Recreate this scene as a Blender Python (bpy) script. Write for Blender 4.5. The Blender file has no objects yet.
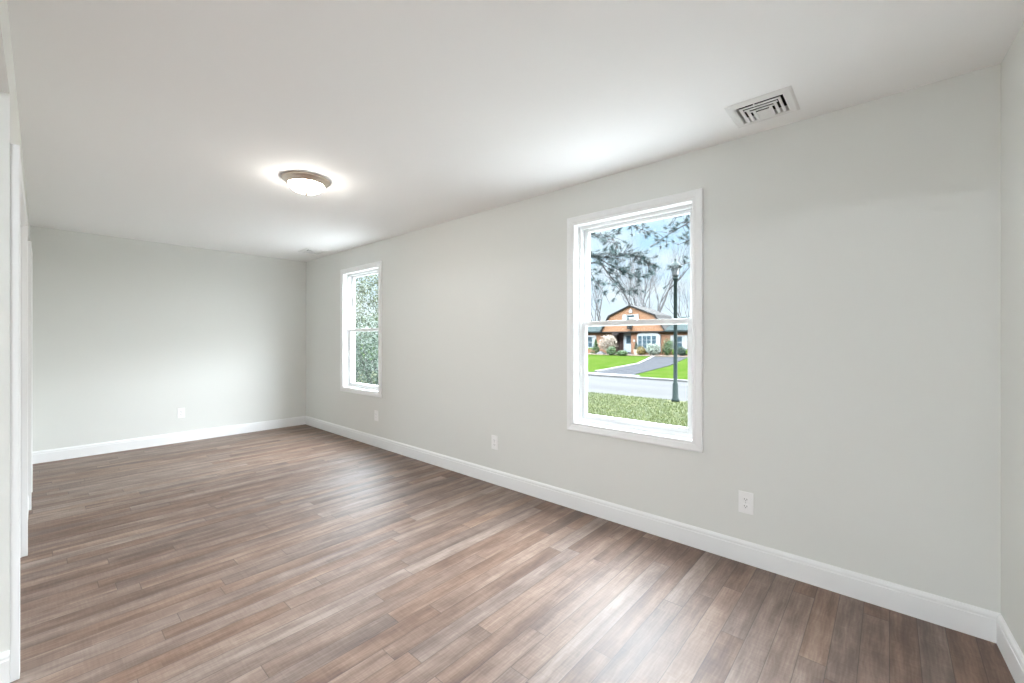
import bpy, bmesh, math, random
from mathutils import Vector, Matrix
random.seed(7)
SC = bpy.context.scene
COL = SC.collection

# ---------------------------------------------------------------- camera, exposure
# World axes: X towards the window wall, Y along the room towards its far end, Z up; camera above the origin.
EYE = 1.28
YAW = 48.3
F_PX = 423.7
cam_d = bpy.data.cameras.new('camera')
cam_d.sensor_width = 36.0
cam_d.lens = F_PX / 1024 * 36.0
cam_d.shift_y = -2.5 / 1024
cam_d.clip_start = 0.02
cam_d.clip_end = 500
cam = bpy.data.objects.new('camera', cam_d)
cam.location = (0, 0, EYE)
cam.rotation_euler = (math.radians(90), 0, -math.radians(YAW))
COL.objects.link(cam)
SC.camera = cam
SC.view_settings.view_transform = 'Standard'
SC.view_settings.look = 'None'
SC.view_settings.gamma = 1
SC.view_settings.use_curve_mapping = False
SC.view_settings.exposure = 0.76
SC.cycles.use_denoising = True
SC.cycles.max_bounces = 14
SC.cycles.diffuse_bounces = 8
SC.cycles.transparent_max_bounces = 16
SC.cycles.sample_clamp_indirect = 8

# ---------------------------------------------------------------- sky and sun
SKY_HIGH = 22.0
SKY_GLOW = 11.0
LAMP = 46.0
HALL_FILL = 290.0  # strength of the added fill light in the hall
SUN = 1.6
w = bpy.data.worlds.new('sky')
SC.world = w
w.use_nodes = True
nt = w.node_tree
nt.nodes.clear()
N = nt.nodes.new
L = nt.links.new
out = N('ShaderNodeOutputWorld')
bg = N('ShaderNodeBackground')
L(bg.outputs[0], out.inputs[0])
tc = N('ShaderNodeTexCoord')
sep = N('ShaderNodeSeparateXYZ')
L(tc.outputs['Generated'], sep.inputs[0])
# low sky: pale blue with soft white cloud; high sky: bright white overcast
mapn = N('ShaderNodeMapping')
mapn.inputs['Scale'].default_value = (2.2, 2.2, 5.0)
L(tc.outputs['Generated'], mapn.inputs[0])
no = N('ShaderNodeTexNoise')
no.inputs['Scale'].default_value = 2.4
no.inputs['Detail'].default_value = 5
L(mapn.outputs[0], no.inputs['Vector'])
cr = N('ShaderNodeValToRGB')
cr.color_ramp.elements[0].position = 0.36
cr.color_ramp.elements[0].color = (0.368, 0.552, 0.736, 1)
cr.color_ramp.elements[1].position = 0.60
cr.color_ramp.elements[1].color = (0.616, 0.672, 0.722, 1)
L(no.outputs[0], cr.inputs[0])
hz = N('ShaderNodeMapRange')
hz.interpolation_type = 'SMOOTHSTEP'
hz.inputs['From Min'].default_value = 0.0
hz.inputs['From Max'].default_value = 0.16
L(sep.outputs['Z'], hz.inputs['Value'])
mh = N('ShaderNodeMix')
mh.data_type = 'RGBA'
mh.inputs[6].default_value = (0.570, 0.626, 0.672, 1)
L(hz.outputs[0], mh.inputs[0])
L(cr.outputs[0], mh.inputs[7])
hi = N('ShaderNodeMapRange')
hi.interpolation_type = 'SMOOTHSTEP'
hi.inputs['From Min'].default_value = 0.27
hi.inputs['From Max'].default_value = 0.42
L(sep.outputs['Z'], hi.inputs['Value'])
mx = N('ShaderNodeMix')
mx.data_type = 'RGBA'
L(hi.outputs[0], mx.inputs[0])
L(mh.outputs[2], mx.inputs[6])
mx.inputs[7].default_value = (0.90 * SKY_HIGH, 0.97 * SKY_HIGH, 1.06 * SKY_HIGH, 1)
# broad bright lobe added to the sky, right of view, to light the far wall
dt = N('ShaderNodeVectorMath')
dt.operation = 'DOT_PRODUCT'
L(tc.outputs['Generated'], dt.inputs[0])
dt.inputs[1].default_value = Vector((0.60, -0.62, 0.32)).normalized()
gw = N('ShaderNodeMapRange')
gw.interpolation_type = 'SMOOTHSTEP'
gw.inputs['From Min'].default_value = 0.55
gw.inputs['From Max'].default_value = 0.98
L(dt.outputs['Value'], gw.inputs['Value'])
ga = N('ShaderNodeMix')
ga.data_type = 'RGBA'
ga.blend_type = 'ADD'
L(gw.outputs[0], ga.inputs[0])
L(mx.outputs[2], ga.inputs[6])
ga.inputs[7].default_value = (0.97 * SKY_GLOW, 1.0 * SKY_GLOW, 1.04 * SKY_GLOW, 1)
L(ga.outputs[2], bg.inputs[0])

sd = bpy.data.lights.new('sun', 'SUN')
sd.energy = SUN
sd.angle = math.radians(3)
sd.color = (1.0, 0.95, 0.86)
so = bpy.data.objects.new('sun', sd)
so.rotation_euler = Vector((0.34, 0.62, -0.75)).to_track_quat('-Z', 'Y').to_euler()
COL.objects.link(so)


# ---------------------------------------------------------------- materials
def new_mat(name):
    m = bpy.data.materials.new(name)
    m.use_nodes = True
    n = m.node_tree.nodes
    return m, m.node_tree, n['Principled BSDF']


def mat(name, col, rough=0.6, metal=0.0, spec=0.5, var=0.0, scale=20.0, bump=0.0, stretch=None, col2=None):
    """Principled material; var / col2 mix a noise-driven tone, bump adds fine relief."""
    m, t, b = new_mat(name)
    b.inputs['Base Color'].default_value = (*col, 1)
    b.inputs['Roughness'].default_value = rough
    b.inputs['Metallic'].default_value = metal
    b.inputs['Specular IOR Level'].default_value = spec
    tcn = t.nodes.new('ShaderNodeTexCoord')
    mp = t.nodes.new('ShaderNodeMapping')
    mp.inputs['Scale'].default_value = stretch or (1, 1, 1)
    t.links.new(tcn.outputs['Object'], mp.inputs[0])
    ns = t.nodes.new('ShaderNodeTexNoise')
    ns.inputs['Scale'].default_value = scale
    ns.inputs['Detail'].default_value = 4
    t.links.new(mp.outputs[0], ns.inputs['Vector'])
    if var or col2:
        r = t.nodes.new('ShaderNodeValToRGB')
        c2 = col2 or tuple(min(1, c * (1 + var)) for c in col)
        c1 = col if col2 else tuple(c * (1 - var) for c in col)
        r.color_ramp.elements[0].position = 0.36
        r.color_ramp.elements[1].position = 0.64
        r.color_ramp.elements[0].color = (*c1, 1)
        r.color_ramp.elements[1].color = (*c2, 1)
        t.links.new(ns.outputs[0], r.inputs[0])
        t.links.new(r.outputs[0], b.inputs['Base Color'])
    if bump:
        bp = t.nodes.new('ShaderNodeBump')
        bp.inputs['Strength'].default_value = bump
        bp.inputs['Distance'].default_value = 0.01
        t.links.new(ns.outputs[0], bp.inputs['Height'])
        t.links.new(bp.outputs[0], b.inputs['Normal'])
    return m


def leaf_mat(name, c1, c2, trans=0.25):
    m = mat(name, c1, 0.6, col2=c2, scale=3.0, spec=0.3)
    t = m.node_tree
    b = t.nodes['Principled BSDF']
    o = t.nodes['Material Output']
    tr = t.nodes.new('ShaderNodeBsdfTranslucent')
    tr.inputs[0].default_value = (*c2, 1)
    ms = t.nodes.new('ShaderNodeMixShader')
    ms.inputs[0].default_value = trans
    t.links.new(b.outputs[0], ms.inputs[1])
    t.links.new(tr.outputs[0], ms.inputs[2])
    t.links.new(ms.outputs[0], o.inputs[0])
    return m


def floor_mat():
    m, t, b = new_mat('wood_plank')
    n, l = t.nodes.new, t.links.new

    def math_(op, a, bb=None, c=None):
        k = n('ShaderNodeMath')
        k.operation = op
        for i, v in enumerate((a, bb, c)):
            if v is None:
                continue
            if isinstance(v, (int, float)):
                k.inputs[i].default_value = v
            else:
                l(v, k.inputs[i])
        return k.outputs[0]

    def comb(x, y, z=0.0):
        k = n('ShaderNodeCombineXYZ')
        for i, v in enumerate((x, y, z)):
            if isinstance(v, (int, float)):
                k.inputs[i].default_value = v
            else:
                l(v, k.inputs[i])
        return k.outputs[0]

    def white(v):
        k = n('ShaderNodeTexWhiteNoise')
        k.noise_dimensions = '2D'
        l(v, k.inputs['Vector'])
        return k.outputs['Value']

    def noise(v, sc, det=3, rough=0.55):
        k = n('ShaderNodeTexNoise')
        k.inputs['Scale'].default_value = sc
        k.inputs['Detail'].default_value = det
        k.inputs['Roughness'].default_value = rough
        l(v, k.inputs['Vector'])
        return k.outputs[0]

    tcn = n('ShaderNodeTexCoord')
    s = n('ShaderNodeSeparateXYZ')
    l(tcn.outputs['Object'], s.inputs[0])
    x, y = s.outputs[0], s.outputs[1]
    PW, PL = 0.092, 1.15
    yr = math_('DIVIDE', y, PW)
    row = math_('FLOOR', yr)
    fy = math_('FRACT', yr)
    off = white(comb(row, 3.7))
    xr = math_('ADD', math_('DIVIDE', x, PL), math_('MULTIPLY', off, 7.31))
    colm = math_('FLOOR', xr)
    fx = math_('FRACT', xr)
    tone = white(comb(row, colm))
    tone2 = white(comb(math_('ADD', row, 31.3), math_('ADD', colm, 17.9)))
    # each board shows two or three printed strips of its own tone
    strip = math_('FLOOR', math_('MULTIPLY', fy, 2.0))
    sx = math_('FLOOR', math_('ADD', math_('MULTIPLY', fx, 1.7), math_('MULTIPLY', strip, 0.43)))
    stone = white(comb(math_('ADD', math_('MULTIPLY', row, 2.0), strip), math_('ADD', math_('MULTIPLY', colm, 3.0), sx)))
    sh = math_('MULTIPLY', tone, 40.0)
    streak = noise(comb(math_('ADD', math_('MULTIPLY', x, 1.0), sh), math_('MULTIPLY', y, 15.0), sh), 1.5, 3, 0.5)
    grain = noise(comb(math_('ADD', math_('MULTIPLY', x, 5.0), sh), math_('MULTIPLY', y, 110.0), sh), 1.4, 3, 0.6)
    cross = noise(comb(math_('ADD', math_('MULTIPLY', x, 120.0), sh), math_('MULTIPLY', y, 9.0)), 1.0, 2, 0.5)
    # cathedral figure
    wv = n('ShaderNodeTexWave')
    wv.wave_type = 'BANDS'
    wv.bands_direction = 'Y'
    wv.inputs['Scale'].default_value = 9.0
    wv.inputs['Distortion'].default_value = 9.0
    wv.inputs['Detail'].default_value = 2.0
    wv.inputs['Detail Scale'].default_value = 1.2
    l(comb(math_('ADD', math_('MULTIPLY', x, 0.9), sh), math_('MULTIPLY', y, 2.4), sh), wv.inputs['Vector'])
    v = math_('ADD', 0.15, math_('MULTIPLY', tone, 0.14))
    v = math_('ADD', v, math_('MULTIPLY', stone, 0.05))
    v = math_('ADD', v, math_('ADD', 0.09, math_('MULTIPLY', streak, 0.44)))
    v = math_('ADD', v, math_('MULTIPLY', grain, 0.16))
    v = math_('ADD', v, math_('MULTIPLY', cross, 0.12))
    v = math_('ADD', v, math_('MULTIPLY', wv.outputs['Fac'], 0.04))
    blotch = noise(comb(math_('ADD', math_('MULTIPLY', x, 5.0), sh), math_('MULTIPLY', y, 13.0), sh), 1.0, 4, 0.6)
    v = math_('ADD', v, math_('MULTIPLY', math_('SUBTRACT', blotch, 0.25), 0.42))
    r = n('ShaderNodeValToRGB')
    e = r.color_ramp.elements
    e[0].position = 0.42
    e[0].color = (0.030, 0.0135, 0.009, 1)
    e[1].position = 1.12
    e[1].color = (0.31, 0.225, 0.175, 1)
    for p, c in ((0.62, (0.078, 0.042, 0.030, 1)), (0.76, (0.145, 0.087, 0.062, 1)), (0.90, (0.23, 0.155, 0.117, 1))):
        k = e.new(p)
        k.color = c
    l(v, r.inputs[0])
    hs = n('ShaderNodeHueSaturation')
    l(r.outputs[0], hs.inputs['Color'])
    l(math_('ADD', 0.80, math_('MULTIPLY', tone2, 0.35)), hs.inputs['Saturation'])
    # seams
    ey = math_('MINIMUM', fy, math_('SUBTRACT', 1.0, fy))
    ex = math_('MINIMUM', fx, math_('SUBTRACT', 1.0, fx))
    seam = math_('MINIMUM', math_('MULTIPLY', ey, PW), math_('MULTIPLY', ex, PL))
    sm = n('ShaderNodeMapRange')
    sm.inputs['From Min'].default_value = 0.0006
    sm.inputs['From Max'].default_value = 0.0022
    sm.inputs['To Min'].default_value = 0.45
    l(seam, sm.inputs['Value'])
    mul = n('ShaderNodeMix')
    mul.data_type = 'RGBA'
    mul.blend_type = 'MULTIPLY'
    mul.inputs[0].default_value = 1.0
    l(hs.outputs[0], mul.inputs[6])
    l(sm.outputs[0], mul.inputs[7])
    l(mul.outputs[2], b.inputs['Base Color'])
    l(math_('ADD', 0.51, math_('MULTIPLY', streak, 0.08)), b.inputs['Roughness'])
    b.inputs['Specular IOR Level'].default_value = 0.72
    b.inputs['IOR'].default_value = 1.55
    bp = n('ShaderNodeBump')
    bp.inputs['Strength'].default_value = 0.04
    bp.inputs['Distance'].default_value = 0.002
    l(math_('ADD', grain, math_('MULTIPLY', cross, 0.6)), bp.inputs['Height'])
    l(bp.outputs[0], b.inputs['Normal'])
    return m


def glass_mat():
    m = bpy.data.materials.new('window_glass')
    m.use_nodes = True
    t = m.node_tree
    t.nodes.clear()
    o = t.nodes.new('ShaderNodeOutputMaterial')
    tr = t.nodes.new('ShaderNodeBsdfTransparent')
    tr.inputs[0].default_value = (0.965, 0.985, 0.98, 1)
    gl = t.nodes.new('ShaderNodeBsdfGlossy')
    gl.inputs['Roughness'].default_value = 0.01
    lw = t.nodes.new('ShaderNodeLayerWeight')
    lw.inputs['Blend'].default_value = 0.5
    pw = t.nodes.new('ShaderNodeMath')
    pw.operation = 'POWER'
    pw.inputs[1].default_value = 5.0
    t.links.new(lw.outputs['Facing'], pw.inputs[0])
    fr = t.nodes.new('ShaderNodeMath')
    fr.operation = 'MULTIPLY_ADD'
    fr.inputs[1].default_value = 0.45
    fr.inputs[2].default_value = 0.008
    t.links.new(pw.outputs[0], fr.inputs[0])
    ms = t.nodes.new('ShaderNodeMixShader')
    t.links.new(fr.outputs[0], ms.inputs[0])
    t.links.new(tr.outputs[0], ms.inputs[1])
    t.links.new(gl.outputs[0], ms.inputs[2])
    t.links.new(ms.outputs[0], o.inputs[0])
    return m


def glow_mat(name, col, strength):
    m, t, b = new_mat(name)
    b.inputs['Base Color'].default_value = (0.9, 0.88, 0.84, 1)
    b.inputs['Roughness'].default_value = 0.35
    b.inputs['Emission Color'].default_value = (*col, 1)
    b.inputs['Emission Strength'].default_value = strength
    return m


M = dict(
    wall=mat('wall_paint', (0.77, 0.78, 0.755), 0.75, spec=0.25, bump=0.03, scale=180),
    ceil=mat('ceiling_paint', (0.93, 0.93, 0.925), 0.85, spec=0.2, bump=0.02, scale=160),
    trim=mat('white_trim_paint', (0.8944, 0.9048, 0.9100), 0.38, spec=0.4),
    vinyl=mat('white_vinyl', (0.7740, 0.7830, 0.7830), 0.32, spec=0.5),
    plate=mat('white_plastic', (0.9156, 0.9156, 0.9156), 0.3),
    slot=mat('dark_slot', (0.03, 0.03, 0.03), 0.5),
    grille=mat('white_enamel', (0.82, 0.82, 0.81), 0.4),
    duct=mat('dark_duct', (0.03, 0.03, 0.03), 0.8),
    nickel=mat('brushed_nickel', (0.66, 0.57, 0.48), 0.32, metal=1.0, var=0.08, scale=60, stretch=(1, 1, 8)),
    bowl=glow_mat('lit_alabaster_glass', (1.0, 0.95, 0.88), LAMP),
    fill_bowl=glow_mat('fill_light_glass', (0.93, 0.985, 1.06), HALL_FILL),
    bounce=mat('bounce_paving', (0.1799, 0.1775, 0.1726), 0.9, var=0.04, scale=3),  # pale surface added to reflect daylight indoors
    floor=floor_mat(),
    glass=glass_mat(),
    steel=mat('steel', (0.6, 0.6, 0.6), 0.3, metal=1.0),
    grass=mat('dry_lawn', (0.0116, 0.0158, 0.0026), 0.95, spec=0.1, col2=(0.0258, 0.0258, 0.0071), scale=2.2, bump=0.3),
    lawn=mat('green_lawn', (0.0104, 0.0199, 0.0026), 0.95, spec=0.0, col2=(0.0163, 0.0248, 0.0048), scale=1.3, bump=0.3),
    road=mat('pale_asphalt', (0.0228, 0.0223, 0.0223), 1.0, spec=0.02, col2=(0.0275, 0.0271, 0.0266), scale=0.8, bump=0.1, stretch=(1, 0.15, 1)),
    kerb=mat('concrete', (0.0195, 0.0189, 0.0180), 0.9, var=0.06, scale=3),
    soil=mat('brown_soil', (0.0395, 0.0235, 0.0145), 0.95, var=0.25, scale=5),
    drive=mat('blue_grey_asphalt', (0.0117, 0.0122, 0.0139), 1.0, spec=0.02, var=0.12, scale=2),
    brick=mat('orange_brick', (0.0677, 0.0274, 0.0105), 0.85, col2=(0.0846, 0.0372, 0.0148), scale=5, stretch=(1, 1, 4)),
    shingle=mat('orange_shingle', (0.0785, 0.0329, 0.0118), 0.85, col2=(0.0942, 0.0427, 0.0167), scale=4, stretch=(1, 0.6, 5)),
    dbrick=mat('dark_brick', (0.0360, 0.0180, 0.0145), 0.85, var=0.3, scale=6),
    roof=mat('grey_roof_shingle', (0.0123, 0.0164, 0.0164), 1.0, spec=0.02, var=0.25, scale=4, stretch=(1, 0.5, 1)),
    fascia=mat('dark_fascia', (0.0108, 0.0102, 0.0096), 0.9, spec=0.05),
    white=mat('white_exterior_paint', (0.1099, 0.1113, 0.1125), 0.5),
    pane=mat('reflective_pane', (0.0120, 0.0240, 0.0312), 0.35, spec=0.15),
    doorp=mat('pale_blue_door_paint', (0.1374, 0.1594, 0.1774), 0.4),
    greenmetal=mat('dark_green_metal', (0.0033, 0.0070, 0.0063), 0.6, spec=0.1),
    lampglass=mat('frosted_lantern_glass', (0.0270, 0.0300, 0.0312), 0.25),
    bark=mat('pale_bark', (0.0307, 0.0295, 0.0308), 0.9, var=0.25, scale=8),
    dbark=mat('dark_pine_bark', (0.0135, 0.0115, 0.0110), 0.9, var=0.3, scale=8),
    needles=leaf_mat('pine_needles', (0.0018, 0.0103, 0.0119), (0.0050, 0.0198, 0.0183)),
    ever=leaf_mat('evergreen_leaf', (0.0122, 0.0222, 0.0158), (0.0258, 0.0373, 0.0241)),
    pale=leaf_mat('pale_leaf', (0.0197, 0.0282, 0.0146), (0.0464, 0.0536, 0.0318)),
    bush=leaf_mat('bush_leaf', (0.0079, 0.0208, 0.0041), (0.0208, 0.0416, 0.0079)),
    dbush=leaf_mat('dark_bush_leaf', (0.0036, 0.0116, 0.0056), (0.0088, 0.0216, 0.0116)),
    ybush=leaf_mat('golden_leaf', (0.0451, 0.0323, 0.0048), (0.0806, 0.0582, 0.0099)),
    sbush=leaf_mat('silver_leaf', (0.0442, 0.0608, 0.0442), (0.0957, 0.1069, 0.0851)),
    blossom=leaf_mat('cream_blossom', (0.0979, 0.0707, 0.0551), (0.1469, 0.1295, 0.1017)),
    pot=mat('cream_pot', (0.1960, 0.1670, 0.1265), 0.7),
    stone=mat('dark_stone', (0.0215, 0.0200, 0.0200), 0.8, var=0.3, scale=4),
)


# ---------------------------------------------------------------- mesh helpers
def link(name, bm, m, parent=None, smooth=False, recalc=True):
    if recalc:
        bmesh.ops.recalc_face_normals(bm, faces=bm.faces[:])
    me = bpy.data.meshes.new(name)
    bm.to_mesh(me)
    bm.free()
    if m is not None:
        me.materials.append(m)
    if smooth:
        for p in me.polygons:
            p.use_smooth = True
    o = bpy.data.objects.new(name, me)
    COL.objects.link(o)
    if parent is not None:
        o.parent = parent
    return o


def tag(o, label=None, cat=None, group=None, kind=None):
    if label:
        o['label'] = label
    if cat:
        o['category'] = cat
    if group:
        o['group'] = group
    if kind:
        o['kind'] = kind
    return o


def empty(name, loc=(0, 0, 0), rz=0.0):
    o = bpy.data.objects.new(name, None)
    o.location = loc
    o.rotation_euler = (0, 0, rz)
    o.empty_display_size = 0.1
    COL.objects.link(o)
    return o


def structure(o):
    o['kind'] = 'structure'
    return o


def box(bm, x0, x1, y0, y1, z0, z1, bev=0.0, mtx=None):
    g = bmesh.ops.create_cube(bm, size=1.0)
    vs = g['verts']
    for v in vs:
        v.co = Vector(((x0 + x1) / 2 + v.co.x * (x1 - x0), (y0 + y1) / 2 + v.co.y * (y1 - y0), (z0 + z1) / 2 + v.co.z * (z1 - z0)))
    if mtx is not None:
        for v in vs:
            v.co = mtx @ v.co
    if bev:
        es = list({e for v in vs for e in v.link_edges})
        bmesh.ops.bevel(bm, geom=es, offset=bev, segments=2, affect='EDGES', profile=0.7)


def prism(bm, poly, d0, d1, axis='x'):
    """polygon given in the two other axes (in xyz order), extruded along `axis`."""
    def p(a, b, d):
        return {'x': (d, a, b), 'y': (a, d, b), 'z': (a, b, d)}[axis]
    A = [bm.verts.new(p(a, b, d0)) for a, b in poly]
    B = [bm.verts.new(p(a, b, d1)) for a, b in poly]
    bm.faces.new(A)
    bm.faces.new(B[::-1])
    n = len(poly)
    for i in range(n):
        j = (i + 1) % n
        bm.faces.new((A[i], B[i], B[j], A[j]))


def slab(bm, axis, d0, d1, a0, a1, b0, b1, holes=()):
    """slab with rectangular through holes (a0,a1,b0,b1), normal along axis."""
    As = sorted({a0, a1, *[h[0] for h in holes], *[h[1] for h in holes]})
    Bs = sorted({b0, b1, *[h[2] for h in holes], *[h[3] for h in holes]})
    As = [a for a in As if a0 <= a <= a1]
    Bs = [b for b in Bs if b0 <= b <= b1]

    def solid(i, j):
        if not (0 <= i < len(As) - 1 and 0 <= j < len(Bs) - 1):
            return False
        ca, cb = (As[i] + As[i + 1]) / 2, (Bs[j] + Bs[j + 1]) / 2
        return not any(h[0] < ca < h[1] and h[2] < cb < h[3] for h in holes)

    cache = {}

    def v(a, b, d):
        k = (a, b, d)
        if k not in cache:
            cache[k] = bm.verts.new({'x': (d, a, b), 'y': (a, d, b), 'z': (a, b, d)}[axis])
        return cache[k]
    for i in range(len(As) - 1):
        for j in range(len(Bs) - 1):
            if not solid(i, j):
                continue
            a, A, b, B = As[i], As[i + 1], Bs[j], Bs[j + 1]
            bm.faces.new((v(a, b, d0), v(A, b, d0), v(A, B, d0), v(a, B, d0)))
            bm.faces.new((v(a, b, d1), v(a, B, d1), v(A, B, d1), v(A, b, d1)))
            for (di, dj, p, q) in ((-1, 0, (a, b), (a, B)), (1, 0, (A, b), (A, B)), (0, -1, (a, b), (A, b)), (0, 1, (a, B), (A, B))):
                if not solid(i + di, j + dj):
                    bm.faces.new((v(*p, d0), v(*q, d0), v(*q, d1), v(*p, d1)))


def run_profile(bm, prof, p0, p1, nrm):
    """moulding: profile points (thickness, height) swept from p0 to p1 along a wall with inward normal nrm."""
    n = Vector((nrm[0], nrm[1], 0))
    A = [bm.verts.new(Vector((p0[0], p0[1], z)) + n * t) for t, z in prof]
    B = [bm.verts.new(Vector((p1[0], p1[1], z)) + n * t) for t, z in prof]
    k = len(prof)
    for i in range(k):
        j = (i + 1) % k
        bm.faces.new((A[i], B[i], B[j], A[j]))
    bm.faces.new(A)
    bm.faces.new(B[::-1])


def tube(bm, pts, rads, seg=6, cap=True):
    rings = []
    prev = None
    for i, p in enumerate(pts):
        p = Vector(p)
        d = (Vector(pts[min(i + 1, len(pts) - 1)]) - Vector(pts[max(i - 1, 0)])).normalized()
        if prev is None:
            a = d.orthogonal().normalized()
        else:
            a = (prev - d * prev.dot(d))
            a = a.normalized() if a.length > 1e-6 else d.orthogonal().normalized()
        prev = a
        b = d.cross(a)
        rings.append([bm.verts.new(p + (a * math.cos(t) + b * math.sin(t)) * rads[i]) for t in [2 * math.pi * k / seg for k in range(seg)]])
    for r0, r1 in zip(rings, rings[1:]):
        for k in range(seg):
            bm.faces.new((r0[k], r0[(k + 1) % seg], r1[(k + 1) % seg], r1[k]))
    if cap:
        bm.faces.new(rings[0][::-1])
        bm.faces.new(rings[-1])


def lathe(bm, prof, c=(0, 0, 0), seg=40):
    """profile of (radius, z); closes at radius 0."""
    rings = []
    for r, z in prof:
        if r < 1e-6:
            rings.append([bm.verts.new((c[0], c[1], c[2] + z))])
        else:
            rings.append([bm.verts.new((c[0] + r * math.cos(2 * math.pi * k / seg), c[1] + r * math.sin(2 * math.pi * k / seg), c[2] + z)) for k in range(seg)])
    for r0, r1 in zip(rings, rings[1:]):
        for k in range(seg):
            j = (k + 1) % seg
            if len(r0) == 1 and len(r1) == 1:
                continue
            if len(r0) == 1:
                bm.faces.new((r0[0], r1[k], r1[j]))
            elif len(r1) == 1:
                bm.faces.new((r0[k], r1[0], r0[j]))
            else:
                bm.faces.new((r0[k], r1[k], r1[j], r0[j]))


def copy_tree(o, parent=None):
    c = o.copy()
    COL.objects.link(c)
    if parent is not None:
        c.parent = parent
    for ch in [x for x in bpy.data.objects if x.parent == o]:
        copy_tree(ch, c)
    return c


# ---------------------------------------------------------------- room shell
W = 2.70          # window wall
XL = -0.066       # left wall face
YB = 6.56         # far wall
H = 2.44          # ceiling
YC = -0.35        # corner of window wall and near wall
YJ = 2.44         # jamb of the wide opening beside the camera
HEAD = 2.19       # head of that opening
XH = -3.0         # far side of the adjoining space
BB = 0.125
# one window opening: along Y and Z
WIN = dict(y0=0.905, y1=1.775, z0=0.648, z1=2.138)
DW = 3.608        # the second window stands this much further along
VENTS = [(2.43, 0.478), (2.43, 5.70)]
VA, VB = 0.0925, 0.1025   # half opening of the register across / along the room

bm = bmesh.new()
slab(bm, 'z', -0.12, 0.0, XH - 0.12, W + 0.16, -0.9, YB + 0.12)
structure(link('floor', bm, M['floor']))
bm = bmesh.new()
slab(bm, 'z', H, H + 0.14, XH - 0.12, W + 0.16, -0.9, YB + 0.12,
     [(vx - VA, vx + VA, vy - VB, vy + VB) for vx, vy in VENTS])
structure(link('ceiling', bm, M['ceil']))
bm = bmesh.new()
slab(bm, 'x', W, W + 0.16, YC - 0.3, YB + 0.12, 0, H,
     [(WIN['y0'] + k * DW, WIN['y1'] + k * DW, WIN['z0'], WIN['z1']) for k in (0, 1)])
structure(link('wall_right', bm, M['wall']))
bm = bmesh.new()
slab(bm, 'y', YB, YB + 0.12, XH - 0.12, W, 0, H)
structure(link('wall_back', bm, M['wall']))
D1 = (2.51, 3.80, 1.945)
D2 = (4.86, 5.34, 1.945)
bm = bmesh.new()
slab(bm, 'x', XL - 0.12, XL, -0.62, YB, 0, H,
     [(-0.62, YJ, 0, HEAD), (D1[0], D1[1], 0, D1[2]), (D2[0], D2[1], 0, D2[2])])
wall_l = structure(link('wall_left', bm, M['wall']))
# the near wall runs off a little out of square
TILT = 0.054
bm = bmesh.new()
dx = W - XH + 0.12
prism(bm, [(W, YC), (W - dx, YC - TILT * dx), (W - dx, YC - TILT * dx - 0.12), (W, YC - 0.12)], 0, H, 'z')
structure(link('wall_front', bm, M['wall']))
# adjoining space the camera looks out of
bm = bmesh.new()
slab(bm, 'y', YJ, YJ + 0.12, XH, XL - 0.12, 0, H)
structure(link('wall_hall', bm, M['wall']))
bm = bmesh.new()
slab(bm, 'x', XH - 0.12, XH, -0.7, YJ + 0.12, 0, H)
structure(link('wall_hall_side', bm, M['wall']))

PROF = [(0, 0), (0.015, 0), (0.015, BB - 0.030), (0.0125, BB - 0.027), (0.0125, BB - 0.021), (0.0135, BB - 0.018),
        (0.0115, BB - 0.010), (0.0065, BB - 0.003), (0.005, BB), (0, BB)]


def baseboard(name, p0, p1, nrm):
    b = bmesh.new()
    run_profile(b, PROF, p0, p1, nrm)
    return structure(link(name, b, M['trim']))


baseboard('baseboard_right', (W, YC), (W, YB), (-1, 0))
baseboard('baseboard_back', (XL, YB), (W - 0.015, YB), (0, -1))
n_ = Vector((-TILT, 1, 0)).normalized()
baseboard('baseboard_front', (W - 0.014, YC - TILT * 0.014), (XH, YC - TILT * (W - XH)), n_)
bb1 = baseboard('baseboard_left', (XL, D1[1] + 0.066), (XL, D2[0] - 0.066), (1, 0))
bb2 = baseboard('baseboard_left_far', (XL, D2[1] + 0.066), (XL, YB - 0.015), (1, 0))
baseboard('baseboard_hall', (XH, YJ), (XL, YJ), (0, -1))


def door_unit(name, d, panels, thick):
    y0, y1, zt = d
    r = structure(empty(name, (XL, (y0 + y1) / 2, 0)))
    yc = (y0 + y1) / 2
    hw = (y1 - y0) / 2
    b = bmesh.new()
    cw = 0.065
    # casing legs and head, mitred look with a stepped face
    for s in (-1, 1):
        a, c = sorted((s * hw, s * (hw + cw)))
        box(b, 0, thick, a, c, 0.0, zt + cw, 0.003)
    box(b, 0, thick - 0.001, -hw, hw, zt, zt + cw, 0.003)
    link('casing', b, M['trim'], r)
    b = bmesh.new()
    box(b, -0.12, 0, -hw, -hw + 0.006, 0, zt)
    box(b, -0.12, 0, hw - 0.006, hw, 0, zt)
    box(b, -0.12, 0, -hw, hw, zt - 0.006, zt)
    link('jamb', b, M['trim'], r)
    n = panels
    pw = (2 * hw - 0.024) / n
    for i in range(n):
        a = -hw + 0.012 + i * pw
        b = bmesh.new()
        box(b, -0.085, -0.05, a + 0.0015, a + pw - 0.0015, 0.012, zt - 0.012, 0.002)
        for (q0, q1) in ((0.16, 0.95), (1.08, zt - 0.16)):
            box(b, -0.052, -0.045, a + 0.08, a + pw - 0.08, q0, q1, 0.003)
        link('door_panel', b, M['trim'], r)
    b = bmesh.new()
    lathe(b, [(0, 0), (0.008, 0), (0.008, 0.02), (0.018, 0.026), (0.02, 0.034), (0.014, 0.042), (0, 0.044)], seg=16)
    k = link('door_knob', b, M['nickel'], r, True)
    k.location = (-0.05, hw - 0.07, 0.95)
    k.rotation_euler = (0, math.radians(90), 0)
    return r


dr1 = door_unit('door_1', D1, 2, 0.024)
dr2 = door_unit('door_2', D2, 1, 0.028)
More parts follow.
